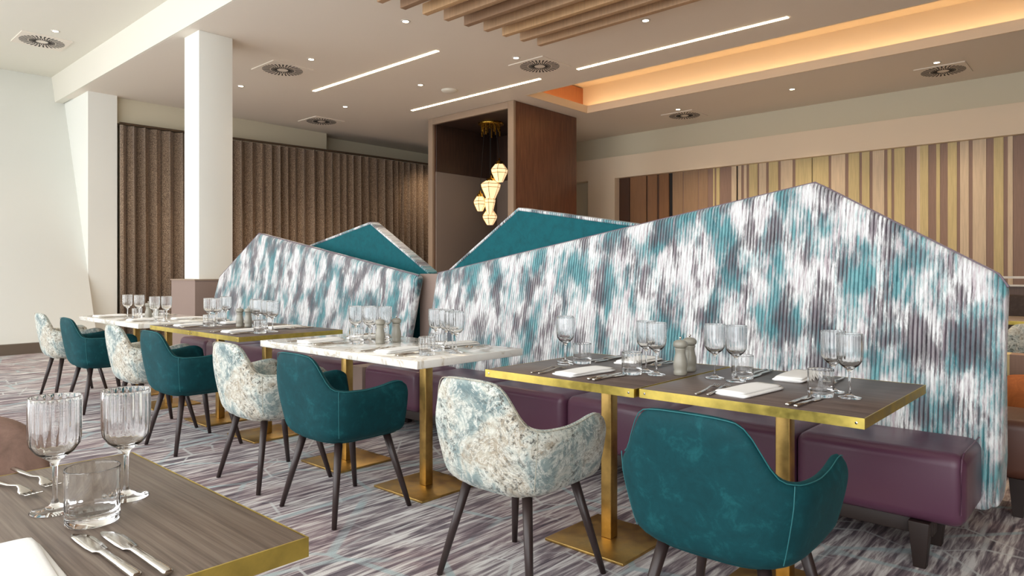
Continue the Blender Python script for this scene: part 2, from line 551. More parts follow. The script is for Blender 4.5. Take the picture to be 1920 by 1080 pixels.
# curtain
def cpath(t):
    y = 3.95 + 8.0 * t
    return (-12.22 + .5 * math.sin(min(1, t * 1.15) * PI / 2) ** 1.5, y)
N = 900
rt, rb, back = [], [], []
bm = bmesh.new()
for i in range(N + 1):
    t = i / N
    x, y = cpath(t)
    ph = t * 8.0 / .175 * 2 * PI + 1.2 * math.sin(t * 37)
    a_ = .075 * (1 + .25 * math.sin(t * 61))
    dx = a_ * math.sin(ph) + .012 * math.sin(2.3 * ph + 1)
    dy = .02 * math.sin(2 * ph)
    rt.append(bm.verts.new((x + dx * .75, y + dy, 3.57))); back.append(bm.verts.new((x + dx, y + dy, 1.8))); rb.append(bm.verts.new((x + dx * 1.08, y + dy, .03)))
for i in range(N):
    bm.faces.new((rt[i], rt[i + 1], back[i + 1], back[i])); bm.faces.new((back[i], back[i + 1], rb[i + 1], rb[i]))
cur = mesh('curtain', bm, CURT, smooth=True)
sm = cur.modifiers.new('solid', 'SOLIDIFY'); sm.thickness = .004
tag(cur, 'long brown boucle curtain in even folds along the far wall', 'curtain')
bm = bmesh.new(); tube(bm, [(cpath(i / 40)[0], cpath(i / 40)[1], 3.6) for i in range(41)], .022, 8)
mesh('curtain_track', bm, TRACKM, cur)

# striped oak wall panels
K0, K1, K2 = .6717, .7408, 12.06
def xat(zx):
    k = ((zx / 2.4615 + 1140) - 960) / 1280
    return K2 * (F[0] + k * K1) / (F[1] + k * K0)
ST = [(50, ''), (97, 'd'), (102, 'k'), (176, 'b'), (182, 'k'), (226, 'b'), (236, 'd'), (280, 'b'), (298, 'k', 1), (345, 't'), (350, 'm'), (415, 't'), (420, 'm'),
      (460, 't'), (485, 'm'), (492, 'y'), (500, 'm'), (515, 'y'), (528, 'm'), (570, 'm'), (592, 'p'), (600, 'k', 1), (615, 'p'), (627, 'm'), (640, 'p'), (651, 'm'), (690, 'y'),
      (697, 'm'), (730, 'p'), (742, 'm'), (785, 'y'), (797, 'm'), (852, 'p'), (865, 'm'), (940, 'y'), (944, 'k', 1), (1018, 'y'), (1030, 'm'), (1095, 'p'),
      (1110, 'm'), (1160, 'y'), (1172, 'm'), (1207, 'y'), (1221, 'm'), (1275, 'p'), (1290, 'm'), (1308, 'y'), (1321, 'm'), (1370, 'y'), (1425, 'm'), (1440, 'p'),
      (1460, 'y'), (1478, 'y'), (1515, 'm'), (1532, 'y'), (1568, 'm'), (1610, 'y'), (1625, 'm'), (1665, 'p'), (1683, 'm'), (1703, 'p'), (1745, 'p'), (1780, 'm'), (1825, 'y'),
      (1845, 'm'), (1868, 'p'), (1910, 'm')]
panels = []; cur_ = []
for a_, b_ in zip(ST, ST[1:]):
    if len(b_) > 2:
        panels.append(cur_); cur_ = [(xat(a_[0]), xat(b_[0]), 'k')]
    else: cur_.append((xat(a_[0]), xat(b_[0]), b_[1]))
x = xat(1910)
while x < 3.6:
    w_ = random.choice((.05, .09, .14, .2)); cur_.append((x, x + w_, random.choice('ympym'))); x += w_
panels.append(cur_)
keys = list(PLANK)
for i, pn in enumerate(panels):
    bm = bmesh.new()
    for a_, b_, k in pn:
        dpt = {'k': .03, 'd': .012, 'm': .008}.get(k, 0)
        box(bm, a_, b_, 12.06 + dpt, 12.14, .1, 3.12, keys.index(k))
    struct(mesh('wall_back_panel_%d' % (i + 1), bm, None, mats=[PLANK[k] for k in keys]))

# walnut portal
portal = empty('walnut_portal', (-7.62, 8.46, 0))
def pb(name, b, mat, bev=.004): 
    o = boxo(name, (b[0] + 7.62, b[1] + 7.62, b[2] - 8.46, b[3] - 8.46, b[4], b[5]), mat, portal)
    if bev: mod_bevel(o, bev, 2)
    return o
pb('side_panel', (-7.72, -7.63, 8.50, 10.2, 0, 4.035), WALNUT)
pb('side_panel', (-9.76, -9.66, 8.50, 10.2, 0, 4.035), WALNUT)
pb('front_frame', (-7.75, -7.62, 8.44, 8.50, 0, 4.036), FRAMEP)
pb('front_frame', (-9.78, -9.66, 8.44, 8.50, 0, 4.036), FRAMEP)
pb('front_frame', (-9.66, -7.75, 8.44, 8.50, 3.92, 4.036), FRAMEP)
pb('soffit_panel', (-9.66, -7.72, 8.50, 10.2, 3.93, 4.03), WALND)
pb('inner_lining', (-9.655, -9.62, 8.51, 10.2, 3.05, 3.93), WALND)
pb('inner_lining', (-9.655, -9.625, 8.51, 10.2, 0, 3.05), GREYP)
pb('rear_valance', (-9.62, -8.35, 10.14, 10.2, 3.02, 3.93), WALND)
pb('rear_screen', (-9.62, -9.02, 10.15, 10.2, 0, 3.02), GREYP)
pb('rear_screen', (-9.0, -8.05, 10.15, 10.2, 0, 3.02), GREYP)
tag(portal, 'tall dark walnut portal frame standing behind the benches, open at front', 'portal')

# pendant cluster
R2 = (.7408, .6717)
pend = empty('pendant_lamp', (-8.8, 9.12, 3.93))
bm = bmesh.new(); lathe(bm, [(0, 0), (.24, 0), (.24, -.03), (.2, -.045), (0, -.045)], 32); mesh('canopy', bm, GOLDC, pend, True)
bm = bmesh.new()
for k in range(14): lathe(bm, [(0, -.14 - .05 * (k % 3)), (.012, -.13 - .05 * (k % 3)), (.012, -.04), (0, -.04)], 6, c=(.17 * math.cos(k * .45), .17 * math.sin(k * .45)))
mesh('cord_grip', bm, GOLDC, pend)
for (px, z, r, h, up) in ((.16, 3.02, .16, .36, .55), (.10, 3.04, .12, .26, .5), (0, 2.70, .19, .36, .72), (-.2, 2.45, .12, .30, .5), (-.02, 2.40, .11, .34, .8), (-.1, 2.2, .14, .30, .45)):
    ox, oy = px * R2[0], px * R2[1] + (0.1 if px == .1 else 0) + (.12 if px == -.1 else 0)
    bm = bmesh.new()
    prof = [(r * .35, h / 2), (r, h / 2 - h * (1 - up) * .8), (r * .93, h / 2 - h * (1 - up) * .8 - h * .18), (r * .42, -h / 2), (0, -h / 2)]
    lathe(bm, prof, 6)
    lan = mesh('lantern_glass', bm, LANT, pend, loc=(ox, oy, z - 3.93))
    bm = bmesh.new()
    for k in range(6):
        t = 2 * PI * k / 6
        tube(bm, [(q[0] * 1.01 * math.cos(t), q[0] * 1.01 * math.sin(t), q[1]) for q in prof[:4]], .0045, 4)
    for q in prof[1:3]: tube(bm, [(q[0] * 1.01 * math.cos(k * PI / 3), q[0] * 1.01 * math.sin(k * PI / 3), q[1]) for k in range(6)], .0045, 4, True)
    mesh('lantern_frame', bm, GOLDC, lan)
    bm = bmesh.new(); lathe(bm, [(r * .5, h / 2 - .035), (r * .42, h / 2 + .02), (.02, h / 2 + .035), (.015, h / 2 + .08), (0, h / 2 + .08)], 12)
    mesh('lantern_cap', bm, GOLDC, lan, True)
    bm = bmesh.new(); tube(bm, [(ox, oy, z - 3.93 + h / 2 + .06), (ox * .6, oy * .6, -.1)], .004, 5); mesh('cord', bm, BLACKM, pend)
tag(pend, 'cluster of glowing faceted lanterns on cords hanging in the walnut portal', 'pendant lamp')

# ------------------------------------------------------------ benches
def panel_mesh(name, pts, y0, thick, lean, mat, parent, bev=.035, mirror=False):
    """elevation polygon (x,z); front face at y0 (z=.45) leaning back by lean per metre."""
    bm = bmesh.new()
    sgn = -1 if mirror else 1
    def Y(z): return sgn * lean * (z - .45)
    a = [bm.verts.new((x, y0 + Y(z), z)) for x, z in pts]
    b = [bm.verts.new((x, y0 + Y(z) + thick, z)) for x, z in pts]
    bm.faces.new(a); bm.faces.new(b[::-1]); n = len(pts)
    for i in range(n): bm.faces.new((a[i], b[i], b[(i + 1) % n], a[(i + 1) % n]))
    o = mesh(name, bm, mat, parent)
    mod_bevel(o, bev, 5, .3)
    return o, Y


def seatunit(x0, x1, y0, y1, z0, z1, parent, mat=None, piped=None):
    bm = bmesh.new(); box(bm, x0 + .003, x1 - .003, y0, y1, z0, z1)
    o = mesh('seat_cushion', bm, mat or PLUM, parent)
    bv = mod_bevel(o, .05, 6)
    if piped:
        x = x1 - .004 - .012
        bm = bmesh.new()
        tube(bm, [(x, y0 - .001 + .0, z0 + .06), (x, y0 - .001, z1 - .06), (x, y0 + .016, z1 - .016), (x, y0 + .06, z1 + .001), (x, y1 - .02, z1 + .001)], .0035, 6)
        mesh('seam_piping', bm, mat or PLUM, o)
    return o


bench_defs = {}
def bench(name, label, x0, nseat, pts, end_right=False):
    root = empty(name, (0, 0, 0)); tag(root, label, 'bench', 'high backed banquette benches')
    o, Yf = panel_mesh('back_panel', pts, 3.47, .10, .17, PRINT, root, .045)
    o['label'] = 'ribbed back cloth printed in teal, plum and white brushstrokes'
    up = [p for p in pts if p[1] > 1.0]
    up.sort()
    bm = bmesh.new()
    line = []
    for (xa, za), (xb, zb) in zip(up, up[1:]):
        for k in range(12): line.append((xa + (xb - xa) * k / 12, za + (zb - za) * k / 12))
    line.append(up[-1])
    tube(bm, [(x, 3.47 + Yf(z) + .022, z + .003 - .008) for x, z in line], .0065, 6)
    mesh('piping', bm, PRINTPIPE, root)
    for k in range(nseat):
        xa = x0 + .64 * k
        seatunit(xa, xa + .64, 3.06, 3.485, .185, .47, root, piped=(end_right and k == nseat - 1))
    x1 = x0 + .64 * nseat
    mod_bevel(boxo('base_rail', (x0 + .05, x1 - .12, 3.12, 3.2, .12, .185), DARKW, root), .005)
    boxo('base_rail', (x0 + .05, x1 - .12, 3.36, 3.42, .12, .185), DARKW, root)
    for k in range(nseat // 2 + 1):
        xl = x0 + .12 + (x1 - x0 - .28) * k / (nseat // 2)
        for yy in (3.10, 3.40):
            bm = bmesh.new()
            loft(bm, [[(xl - r, yy - r, z), (xl + r, yy - r, z), (xl + r, yy + r, z), (xl - r, yy + r, z)] for r, z in ((.022, 0), (.038, .185))])
            mod_bevel(mesh('leg', bm, DARKW, root), .004)
    return root


RP = [(-4.10, .17), (-4.07, 1.165), (-1.217, 1.64), (-.425, 1.165), (-.39, 1.11), (-.40, .40), (-.43, .17)]
b1 = bench('banquette_bench', 'nearer plum leather bench with tall peaked patterned back, right of the post', -4.30, 6, RP, True)
# covered end cheek of the near bench
bm = bmesh.new()
pr = [(3.50, .17), (3.60, 1.13), (3.70, 1.13), (3.77, .8), (3.79, .34), (3.74, .22), (3.66, .17)]
loft(bm, [[(x, y, z) for y, z in pr] for x in (-.60, -.41)])
o = mesh('end_cover', bm, PRINT, b1); mod_bevel(o, .025, 4)
LP = [(-7.88, .17), (-7.93, .75), (-7.86, 1.12), (-7.09, 1.60), (-4.30, 1.145), (-4.36, .17)]
b2 = bench('banquette_bench', 'farther plum leather bench with patterned back, left of the taupe post', -7.66, 5, LP)


def farbench(label, pts, x0, nseat):
    root = empty('banquette_bench'); tag(root, label, 'bench', 'high backed banquette benches')
    o, Yf = panel_mesh('back_panel', pts, 3.82, .09, .0, TEALP, root, .02)
    o['label'] = 'teal velvet rear of the bench back'
    up = [p for p in pts if p[1] > 1.0]
    bm = bmesh.new()
    # printed border running over the top edge
    up.sort()
    rings = []
    for x, z in up:
        y = 3.82
        rings.append([(x, y - .006, z - .008), (x, y - .006, z + .012), (x, y + .10, z + .016), (x, y + .10, z - .03)])
    loft(bm, rings)
    b = mesh('top_border', bm, PRINT, root); mod_bevel(b, .008, 3)
    for k in range(nseat):
        xa = x0 + .64 * k
        seatunit(xa, xa + .64, 3.98, 4.42, .185, .47, root, TANL)
    for k in range(3):
        xl = x0 + .1 + (nseat * .64 - .2) * k / 2
        for yy in (4.05, 4.36):
            bm = bmesh.new()
            loft(bm, [[(xl - r, yy - r, z), (xl + r, yy - r, z), (xl + r, yy + r, z), (xl - r, yy + r, z)] for r, z in ((.02, 0), (.034, .185))])
            mesh('leg', bm, DARKW, root)
    return root


farbench('bench facing away, its small teal back peak showing behind the far bench', [(-7.8, .3), (-7.8, 1.16), (-5.25, 1.625), (-4.42, 1.16), (-4.42, .3)], -7.6, 5)
farbench('bench facing away, its long teal back peak showing behind the near bench', [(-4.16, .3), (-4.16, 1.18), (-3.40, 1.64), (-.50, 1.16), (-.50, .3)], -4.14, 6)

post = empty('divider_post', (0, 0, 0)); tag(post, 'taupe divider post between the two patterned bench backs', 'post')
mod_bevel(boxo('post_body', (-4.40, -4.10, 3.705, 3.80, 0, 1.155), POSTM, post), .004)
mod_bevel(boxo('low_plinth', (-4.46, -4.305, 3.06, 3.46, 0, .45), POSTM, post), .004)
cl = empty('column_plinth', (0, 0, 0)); tag(cl, 'taupe boxed plinth around the foot of the white column', 'plinth')
bm = bmesh.new()
box(bm, -8.78, -8.10, 3.42, 3.495, 0, 1.07); box(bm, -8.78, -8.10, 3.915, 4.05, 0, 1.07); box(bm, -8.78, -8.595, 3.495, 3.915, 0, 1.07); box(bm, -8.175, -8.10, 3.495, 3.915, 0, 1.07)
mesh('plinth_body', bm, POSTM, cl)
bm = bmesh.new()
for b_ in ((-8.79, -8.09, 3.41, 3.495), (-8.79, -8.09, 3.915, 4.06), (-8.79, -8.595, 3.495, 3.915), (-8.175, -8.09, 3.495, 3.915)): box(bm, *b_, 1.07, 1.085)
mesh('plinth_top', bm, FRAMEP, cl)

# ------------------------------------------------------------ tables
def pedestal(root, x, y, ztop):
    bm = bmesh.new(); box(bm, x - .2, x + .2, y - .2, y + .2, .001, .013)
    mod_bevel(mesh('base_plate', bm, BRASS, root), .002, 2)
    bm = bmesh.new(); box(bm, x - .026, x + .026, y - .026, y + .026, .013, ztop)
    mod_bevel(mesh('pole', bm, BRASS, root), .003, 2)
    bm = bmesh.new(); box(bm, x - .15, x + .15, y - .15, y + .15, ztop, ztop + .012)
    mesh('mount_plate', bm, BLACKM, root)


def wood_table(cx, cy, sx, sy, label, mat, group):
    root = empty('dining_table', (cx, cy, 0)); tag(root, label, 'table', group)
    hx, hy = sx / 2, sy / 2
    mod_bevel(boxo('tabletop', (-hx + .003, hx - .003, -hy + .003, hy - .003, .722, .75), mat, root), .001, 1)
    bm = bmesh.new()
    for b_ in ((-hx, hx, -hy, -hy + .003), (-hx, hx, hy - .003, hy), (-hx, -hx + .003, -hy + .003, hy - .003), (hx - .003, hx, -hy + .003, hy - .003)):
        box(bm, *b_, .719, .7503)
    mesh('brass_edging', bm, BRASSE, root)
    for sxn in (-1, 1):
        for syn in (-1, 1):
            bm = bmesh.new()
            lathe(bm, [(0, 0), (.0045, 0), (.004, .0015), (0, .002)], 10)
            o = mesh('screw', bm, STEEL, root); o.rotation_euler = (PI / 2, 0, 0); o.location = (sxn * (hx - .022), syn * hy - (0 if syn < 0 else 0), .735)
            if syn > 0: o.rotation_euler = (-PI / 2, 0, 0)
    pedestal(root, 0, 0, .707)
    return root


def marble_table(cx, cy, sx, sy, label):
    root = empty('dining_table', (cx, cy, 0)); tag(root, label, 'table', 'white marble bench tables')
    o = boxo('tabletop', (-sx / 2, sx / 2, -sy / 2, sy / 2, .712, .75), MARBLE, root); mod_bevel(o, .003, 2)
    for s in (-1, 1): pedestal(root, s * sx / 4, 0, .698)
    return root


G1, G2 = 'nearest pair of dark bench tables', 'farther pair of dark bench tables'
wood_table(-1.692, 2.50, .745, .79, 'dark wood table with brass edge, left one of the nearest bench pair', WOODD, G1)
wood_table(-.937, 2.52, .745, .79, 'dark wood table with brass edge, rightmost in the bench row', WOODD, G1)
wood_table(-5.36, 2.46, .738, .78, 'dark wood brass edged table, left one of the farther bench pair', WOODD, G2)
wood_table(-4.615, 2.46, .738, .78, 'dark wood brass edged table, right one of the farther bench pair', WOODD, G2)
marble_table(-3.222, 2.445, 1.49, .75, 'nearer white marble bench table on two square brass pedestals')
marble_table(-6.68, 2.43, 1.50, .76, 'farthest white marble bench table, at the left end of row')
wood_table(-1.345, .21, .76, .75, 'grey brown wood table with brass edge in the foreground corner', WOODT, None)

# ------------------------------------------------------------ chairs
def interp(x, tab):
    for (a, va), (b, vb) in zip(tab, tab[1:]):
        if x <= b:
            t = max(0, min(1, (x - a) / (b - a))); return va + (vb - va) * t
    return tab[-1][1]


def smooth_tab(x, tab):
    return (interp(x - .014, tab) + 2 * interp(x, tab) + interp(x + .014, tab)) / 4


HT = [(0, .794), (.08, .793), (.14, .787), (.165, .772), (.188, .736), (.208, .694), (.228, .658), (.248, .638), (.30, .628), (.42, .626), (.50, .633), (.58, .646), (.635, .646), (.68, .615)]
LT = .665                       # arc length to the arm tip at rim level


def upath(zt, inset):
    """half U path as dense polyline from back centre to the arm front (x>=0). zt 0 bottom .. 1 back top."""
    a = .226 + .062 * min(1, zt * 2.2) ** .6 - inset
    if zt > .6: a -= .03 * (zt - .6) / .4
    yb = -(.232 + .075 * zt ** .9) + inset
    yf = .196 - .012 * min(1, zt * 1.6) - inset * .2
    yc = -.04
    e = 2 / 3.6
    pts = []
    for i in range(41):
        t = PI / 2 * i / 40
        pts.append((a * math.sin(t) ** e, yc - (yc - yb) * math.cos(t) ** e))
    for i in range(1, 13):
        f = i / 12
        pts.append((a - .012 * f * f, yc + (yf - yc) * f))
    return pts


def sample(pts, f):
    L = [0]
    for p, q in zip(pts, pts[1:]): L.append(L[-1] + math.hypot(q[0] - p[0], q[1] - p[1]))
    d = f * L[-1]
    for i in range(len(pts) - 1):
        if d <= L[i + 1] + 1e-9:
            t = (d - L[i]) / max(1e-9, L[i + 1] - L[i])
            return (pts[i][0] + (pts[i + 1][0] - pts[i][0]) * t, pts[i][1] + (pts[i + 1][1] - pts[i][1]) * t)
    return pts[-1]


ZB = .375
def shell_section(f, sgn, shrink=0.0):
    """closed cross-section at fraction f (0 back centre, 1 arm front)."""
    h = smooth_tab(f * .68, HT)
    out, inn = [], []
    NL = 9
    for k in range(NL + 1):
        t = k / NL
        z = ZB + (h - ZB) * t
        zt = (z - ZB) / .417
        thick = .056 - .013 * t
        tk = thick * (1 - shrink)
        xo, yo = sample(upath(zt, thick * shrink * .5), f)
        xi, yi = sample(upath(zt, thick * (1 - shrink * .5)), f)
        # rounding at rim and at the foot
        if k == NL: 
            mx, my = xo * .78 + xi * .22, yo * .78 + yi * .22; nx, ny = xo * .22 + xi * .78, yo * .22 + yi * .78
            out.append((mx, my, z)); inn.append((nx, ny, z)); continue
        if k == 0:
            mx, my = xo * .7 + xi * .3, yo * .7 + yi * .3
            out.append((mx, my, z)); inn.append((xi, yi, z)); continue
        zz = z - (.006 if k == NL - 1 else 0)
        out.append((xo, yo, zz)); inn.append((xi, yi, zz))
    ring = out + inn[::-1]
    if shrink:
        cz = (ZB + h) / 2
        ring = [(x, y, cz + (z - cz) * (1 - .10 * shrink)) for x, y, z in ring]
    return [(sgn * x, y, z) for x, y, z in ring]


def make_chair(name, mat, pipe, leg=LEGM):
    root = empty(name)
    bm = bmesh.new(); NS = 26
    rings = [shell_section(1.0, -1, .75), shell_section(.992, -1, .3)]
    rings += [shell_section(k / NS * .98, -1) for k in range(NS, 0, -1)]
    rings += [shell_section(k / NS * .98, 1) for k in range(0, NS + 1)]
    rings += [shell_section(.992, 1, .3), shell_section(1.0, 1, .75)]
    loft(bm, rings)
    mod_sub(mesh('shell_back', bm, mat, root, True), 1)
    # seat pad and underside follow the inside of the shell
    bm = bmesh.new()
    rings = []
    for z, ins in ((.356, .07), (.366, .036), (.385, .036), (.40, .036), (.452, .032), (.468, .05), (.474, .09), (.476, .16)):
        zt = max(0, (z - ZB) / .417)
        half = [sample(upath(zt, ins), f / 12) for f in range(13)]
        fr = half[-1][1] + (.03 if z < .46 else .02)
        ring = [(-x, y, z) for x, y in half[::-1]] + [(x, y, z) for x, y in half[1:]]
        ring += [(half[-1][0] * .7, fr, z), (0, fr + .012, z), (-half[-1][0] * .7, fr, z)]
        rings.append(ring)
    loft(bm, rings)
    mod_sub(mesh('seat', bm, mat, root, True), 1)
    bm = bmesh.new()
    # rim piping just outside the rim, plus a stitched vertical seam on each side
    pts = []
    for s in (-1, 1):
        seq = []
        for k in range(0, 33):
            f = k / 32 * .945
            h = smooth_tab(f * .68, HT); zt = (h - ZB) / .417
            x, y = sample(upath(zt, .009), f); seq.append((s * x, y, h - .005))
        pts = (seq[::-1] if s < 0 else pts + seq[1:])
    tube(bm, pts, .0016, 5)
    mesh('rim_piping', bm, pipe, root)
    for s in (-1, 1):
        bm = bmesh.new()
        f = .41; seq = []
        h = smooth_tab(f * .68, HT)
        for k in range(9):
            z = ZB + .03 + (h - ZB - .036) * k / 8
            x, y = sample(upath((z - ZB) / .417, .0012), f - .03 * (1 - k / 8)); seq.append((s * x, y, z))
        tube(bm, seq, .0016, 5)
        mesh('side_seam', bm, pipe, root)
    for sx in (-1, 1):
        for sy in (-1, 1):
            bm = bmesh.new()
            a = Vector((sx * .150, sy * (.135 if sy > 0 else .14), .372)); b = Vector((sx * .232, sy * .218, 0))
            tube(bm, [a, a.lerp(b, .5), b], [.0195, .016, .0115], 14)
            mesh('leg', bm, leg, root, True)
    return root


SEAMG = M('marbled_piping', (176, 172, 156), .6).m
chT = make_chair('dining_chair', TEAL, PIPE)
chM = make_chair('dining_chair', MARBV, SEAMG)
def make_round_chair():
    root = empty('dining_chair')
    def slab(name, w, z0, z1, thick, yc, curve):
        bm = bmesh.new(); rings = []
        for q, sc in ((-.5, .90), (-.42, .97), (0, 1), (.42, .97), (.5, .90)):
            ring = []
            for k in range(40):
                t = 2 * PI * k / 40
                cx, cz = math.cos(t), math.sin(t)
                x = w / 2 * sc * abs(cx) ** .55 * (1 if cx > 0 else -1)
                z = (z0 + z1) / 2 + (z1 - z0) / 2 * sc * abs(cz) ** .6 * (1 if cz > 0 else -1)
                ring.append((x, yc + q * thick + curve * x * x - .12 * (z - z0), z))
            rings.append(ring)
        loft(bm, rings); mod_sub(mesh(name, bm, BROWNV, root, True), 1)
    slab('backrest', .54, .42, .84, .075, -.20, .9)
    bm = bmesh.new(); rings = []
    for z, sc in ((.40, .92), (.41, .98), (.46, 1), (.485, .97), (.495, .88)):
        rings.append([(.24 * sc * abs(math.cos(2 * PI * k / 32)) ** .6 * (1 if math.cos(2 * PI * k / 32) > 0 else -1), .02 + .23 * sc * abs(math.sin(2 * PI * k / 32)) ** .6 * (1 if math.sin(2 * PI * k / 32) > 0 else -1), z) for k in range(32)])
    loft(bm, rings); mesh('seat', bm, BROWNV, root, True)
    for sx in (-1, 1):
        for sy in (-1, 1):
            bm = bmesh.new(); tube(bm, [(sx * .16, .02 + sy * .15, .405), (sx * .21, .02 + sy * .2, 0)], [.019, .012], 14); mesh('leg', bm, LEGM, root, True)
    return root


chB = make_round_chair()
GT, GM = 'teal velvet tub chairs along the row', 'marble print tub chairs along the row'
place(chT, (-.89, 1.975, 0), 0, 'teal velvet tub chair nearest the camera, in front of rightmost table', 'chair', GT)
place(chM, (-1.75, 1.985, 0), 0, 'marble print tub chair at left table of the nearest dark pair', 'chair', GM)
place(chT, (-2.91, 1.97, 0), 0, 'teal velvet tub chair at the right half of the nearer marble table', 'chair', GT)
place(chM, (-3.62, 1.975, 0), 0, 'marble print tub chair at the left half of nearer marble table', 'chair', GM)
place(chT, (-4.72, 1.985, 0), .02, 'teal velvet tub chair at the right table of the farther dark pair', 'chair', GT)
place(chM, (-5.43, 1.99, 0), 0, 'marble print tub chair at the left table of the farther dark pair', 'chair', GM)
place(chT, (-6.58, 2.0, 0), 0, 'teal velvet tub chair at the farthest marble table, second from left', 'chair', GT)
place(chM, (-7.5, 2.03, 0), 0, 'marble print tub chair at the far left end of the row', 'chair', GM)
place(chB, (-1.80, .215, 0), -PI / 2, 'mauve brown velvet chair with rounded back behind the foreground table', 'chair')

# ------------------------------------------------------------ tableware
def wine():
    o = []
    # outer profile then inner
    outer = [(0, 0), (.038, 0), (.0385, .0012), (.036, .0022), (.018, .0055), (.007, .012), (.0042, .022), (.0038, .05), (.0042, .078), (.0075, .088),
             (.018, .096), (.030, .105), (.0385, .118), (.0406, .132), (.0410, .15), (.0412, .175), (.0410, .195), (.0407, .2022), (.0405, .2034), (.0400, .2040)]
    inner = [(.0394, .2040), (.0389, .2034), (.0388, .2022), (.0391, .195), (.0393, .175), (.0391, .15), (.0386, .133), (.0365, .121), (.029, .1085), (.017, .1005), (.006, .0965), (0, .096)]
    bm = bmesh.new()
    lathe(bm, outer + inner, 80, 20, .034, lambda z: .110 < z < .2025)
    return mesh('wine_glass', bm, GLASS, smooth=True)


def tumbler():
    outer = [(0, 0), (.0385, 0), (.0405, .002), (.041, .01), (.0415, .05), (.0418, .085), (.0418, .0905), (.0415, .0915), (.0411, .092)]
    inner = [(.0402, .092), (.0397, .0915), (.0395, .0905), (.0395, .085), (.0394, .05), (.039, .026), (.0375, .0205), (.035, .0188), (0, .0185)]
    bm = bmesh.new(); lathe(bm, outer + inner, 80, 20, .012, lambda z: .004 < z < .0908)
    return mesh('tumbler_glass', bm, GLASS, smooth=True)


def flat_loft(bm, st, n=8):
    """st: (x, y, halfwidth, halfthick, z)"""
    rings = []
    for x, y, hw, ht, z in st:
        rings.append([(x + hw * math.cos(2 * PI * k / n + PI / n), y, z + ht * math.sin(2 * PI * k / n + PI / n)) for k in range(n)])
    loft(bm, rings)


def fork():
    bm = bmesh.new()
    flat_loft(bm, [(0, -.10, .004, .002, .004), (0, -.095, .0065, .0028, .004), (0, -.05, .0058, .0026, .004), (0, .0, .0042, .0022, .006), (0, .035, .0034, .002, .011), (0, .048, .006, .0014, .010), (0, .058, .0115, .0012, .006), (0, .068, .0122, .0012, .0045)])
    for k in range(4):
        x = -.0093 + .0062 * k
        flat_loft(bm, [(x, .064, .0022, .0011, .0046), (x, .085, .0018, .0011, .005), (x, .103, .0011, .0008, .010)], 6)
    return mesh('fork', bm, STEEL, smooth=True)


def knife():
    bm = bmesh.new()
    flat_loft(bm, [(0, -.11, .004, .003, .0055), (0, -.108, .0072, .0045, .0055), (0, -.06, .0068, .0042, .0055), (0, .0, .0055, .0036, .005), (0, .01, .006, .002, .004),
                   (.001, .016, .0105, .0012, .003), (.001, .04, .0125, .0010, .003), (.001, .075, .0125, .0010, .003), (-.001, .095, .0095, .0009, .003), (-.004, .108, .003, .0006, .003)])
    return mesh('table_knife', bm, STEEL, smooth=True)


def napkin(seed=0):
    bm = bmesh.new(); rnd = random.Random(seed)
    def sheet(w, l, z, t, dx, dy, rot):
        n = 14; rings = []
        for j in range(11):
            y = -l / 2 + l * j / 10
            e = .0025 if j in (0, 10) else 0
            ring = []
            for i in range(n):
                a = 2 * PI * i / n
                cx = abs(math.cos(a)) ** .35 * (1 if math.cos(a) > 0 else -1); cz = abs(math.sin(a)) ** .8 * (1 if math.sin(a) > 0 else -1)
                px = (w / 2 - e) * cx; pz = z + (t / 2) * cz * (1.0 + .25 * max(0, cx))
                qx, qy = px * math.cos(rot) - y * math.sin(rot), px * math.sin(rot) + y * math.cos(rot)
                ring.append((qx + dx, qy + dy, max(.0003, pz + (.0012 * math.sin(y * 22 + seed) if pz > z else 0))))
            rings.append(ring)
        loft(bm, rings)
    sheet(.118, .265, .0055, .0105, 0, 0, 0)
    sheet(.105, .255, .0135, .0085, -.004 if seed % 2 == 0 else .004, -.003, .045 * (1 if seed % 2 else -1))
    return mesh('folded_napkin', bm, LINEN, smooth=True)


def mill():
    root = empty('pepper_mill')
    bm = bmesh.new(); lathe(bm, [(0, 0), (.024, 0), (.0262, .002), (.0262, .012), (.0245, .016), (.0265, .026), (.0275, .036), (.0255, .052), (.0205, .068), (.0198, .078), (.0225, .086), (.0225, .0895), (0, .0895)], 28)
    mesh('mill_body', bm, MILL, root, True)
    bm = bmesh.new(); lathe(bm, [(0, .090), (.019, .090), (.0265, .095), (.0285, .102), (.0262, .110), (.017, .1155), (.006, .117), (0, .117)], 28)
    mesh('mill_cap', bm, MILL, root, True)
    bm = bmesh.new(); lathe(bm, [(.003, .117), (.003, .120), (.0055, .122), (.0055, .126), (0, .128)], 14)
    mesh('knob', bm, STEEL, root, True)
    return root


WN, TB, FK, KN, ML = wine(), tumbler(), fork(), knife(), mill()
NP = [napkin(0), napkin(1)]
ML.scale = (1.04, 1.04, 1.22); WN.scale = (1, 1, 1.05); FK.scale = KN.scale = (1.1, 1.1, 1.1)
TZ = .7505


REG = []
RAD = {'wine glass': .0425, 'tumbler': .0425, 'pepper mill': .030}
def put(proto, x, y, rz, label, cat, group):
    if cat in RAD:
        r = RAD[cat]
        for _ in range(60):
            moved = False
            for qx, qy, qr in REG:
                d = math.hypot(x - qx, y - qy)
                if d < r + qr - 1e-4:
                    ux, uy = ((x - qx) / d, (y - qy) / d) if d > 1e-5 else (1, 0)
                    x, y = qx + ux * (r + qr) + .0006, qy + uy * (r + qr) + .0003; moved = True
            if not moved: break
        REG.append((x, y, r))
    place(proto, (x, y, TZ), rz, label, cat, group)


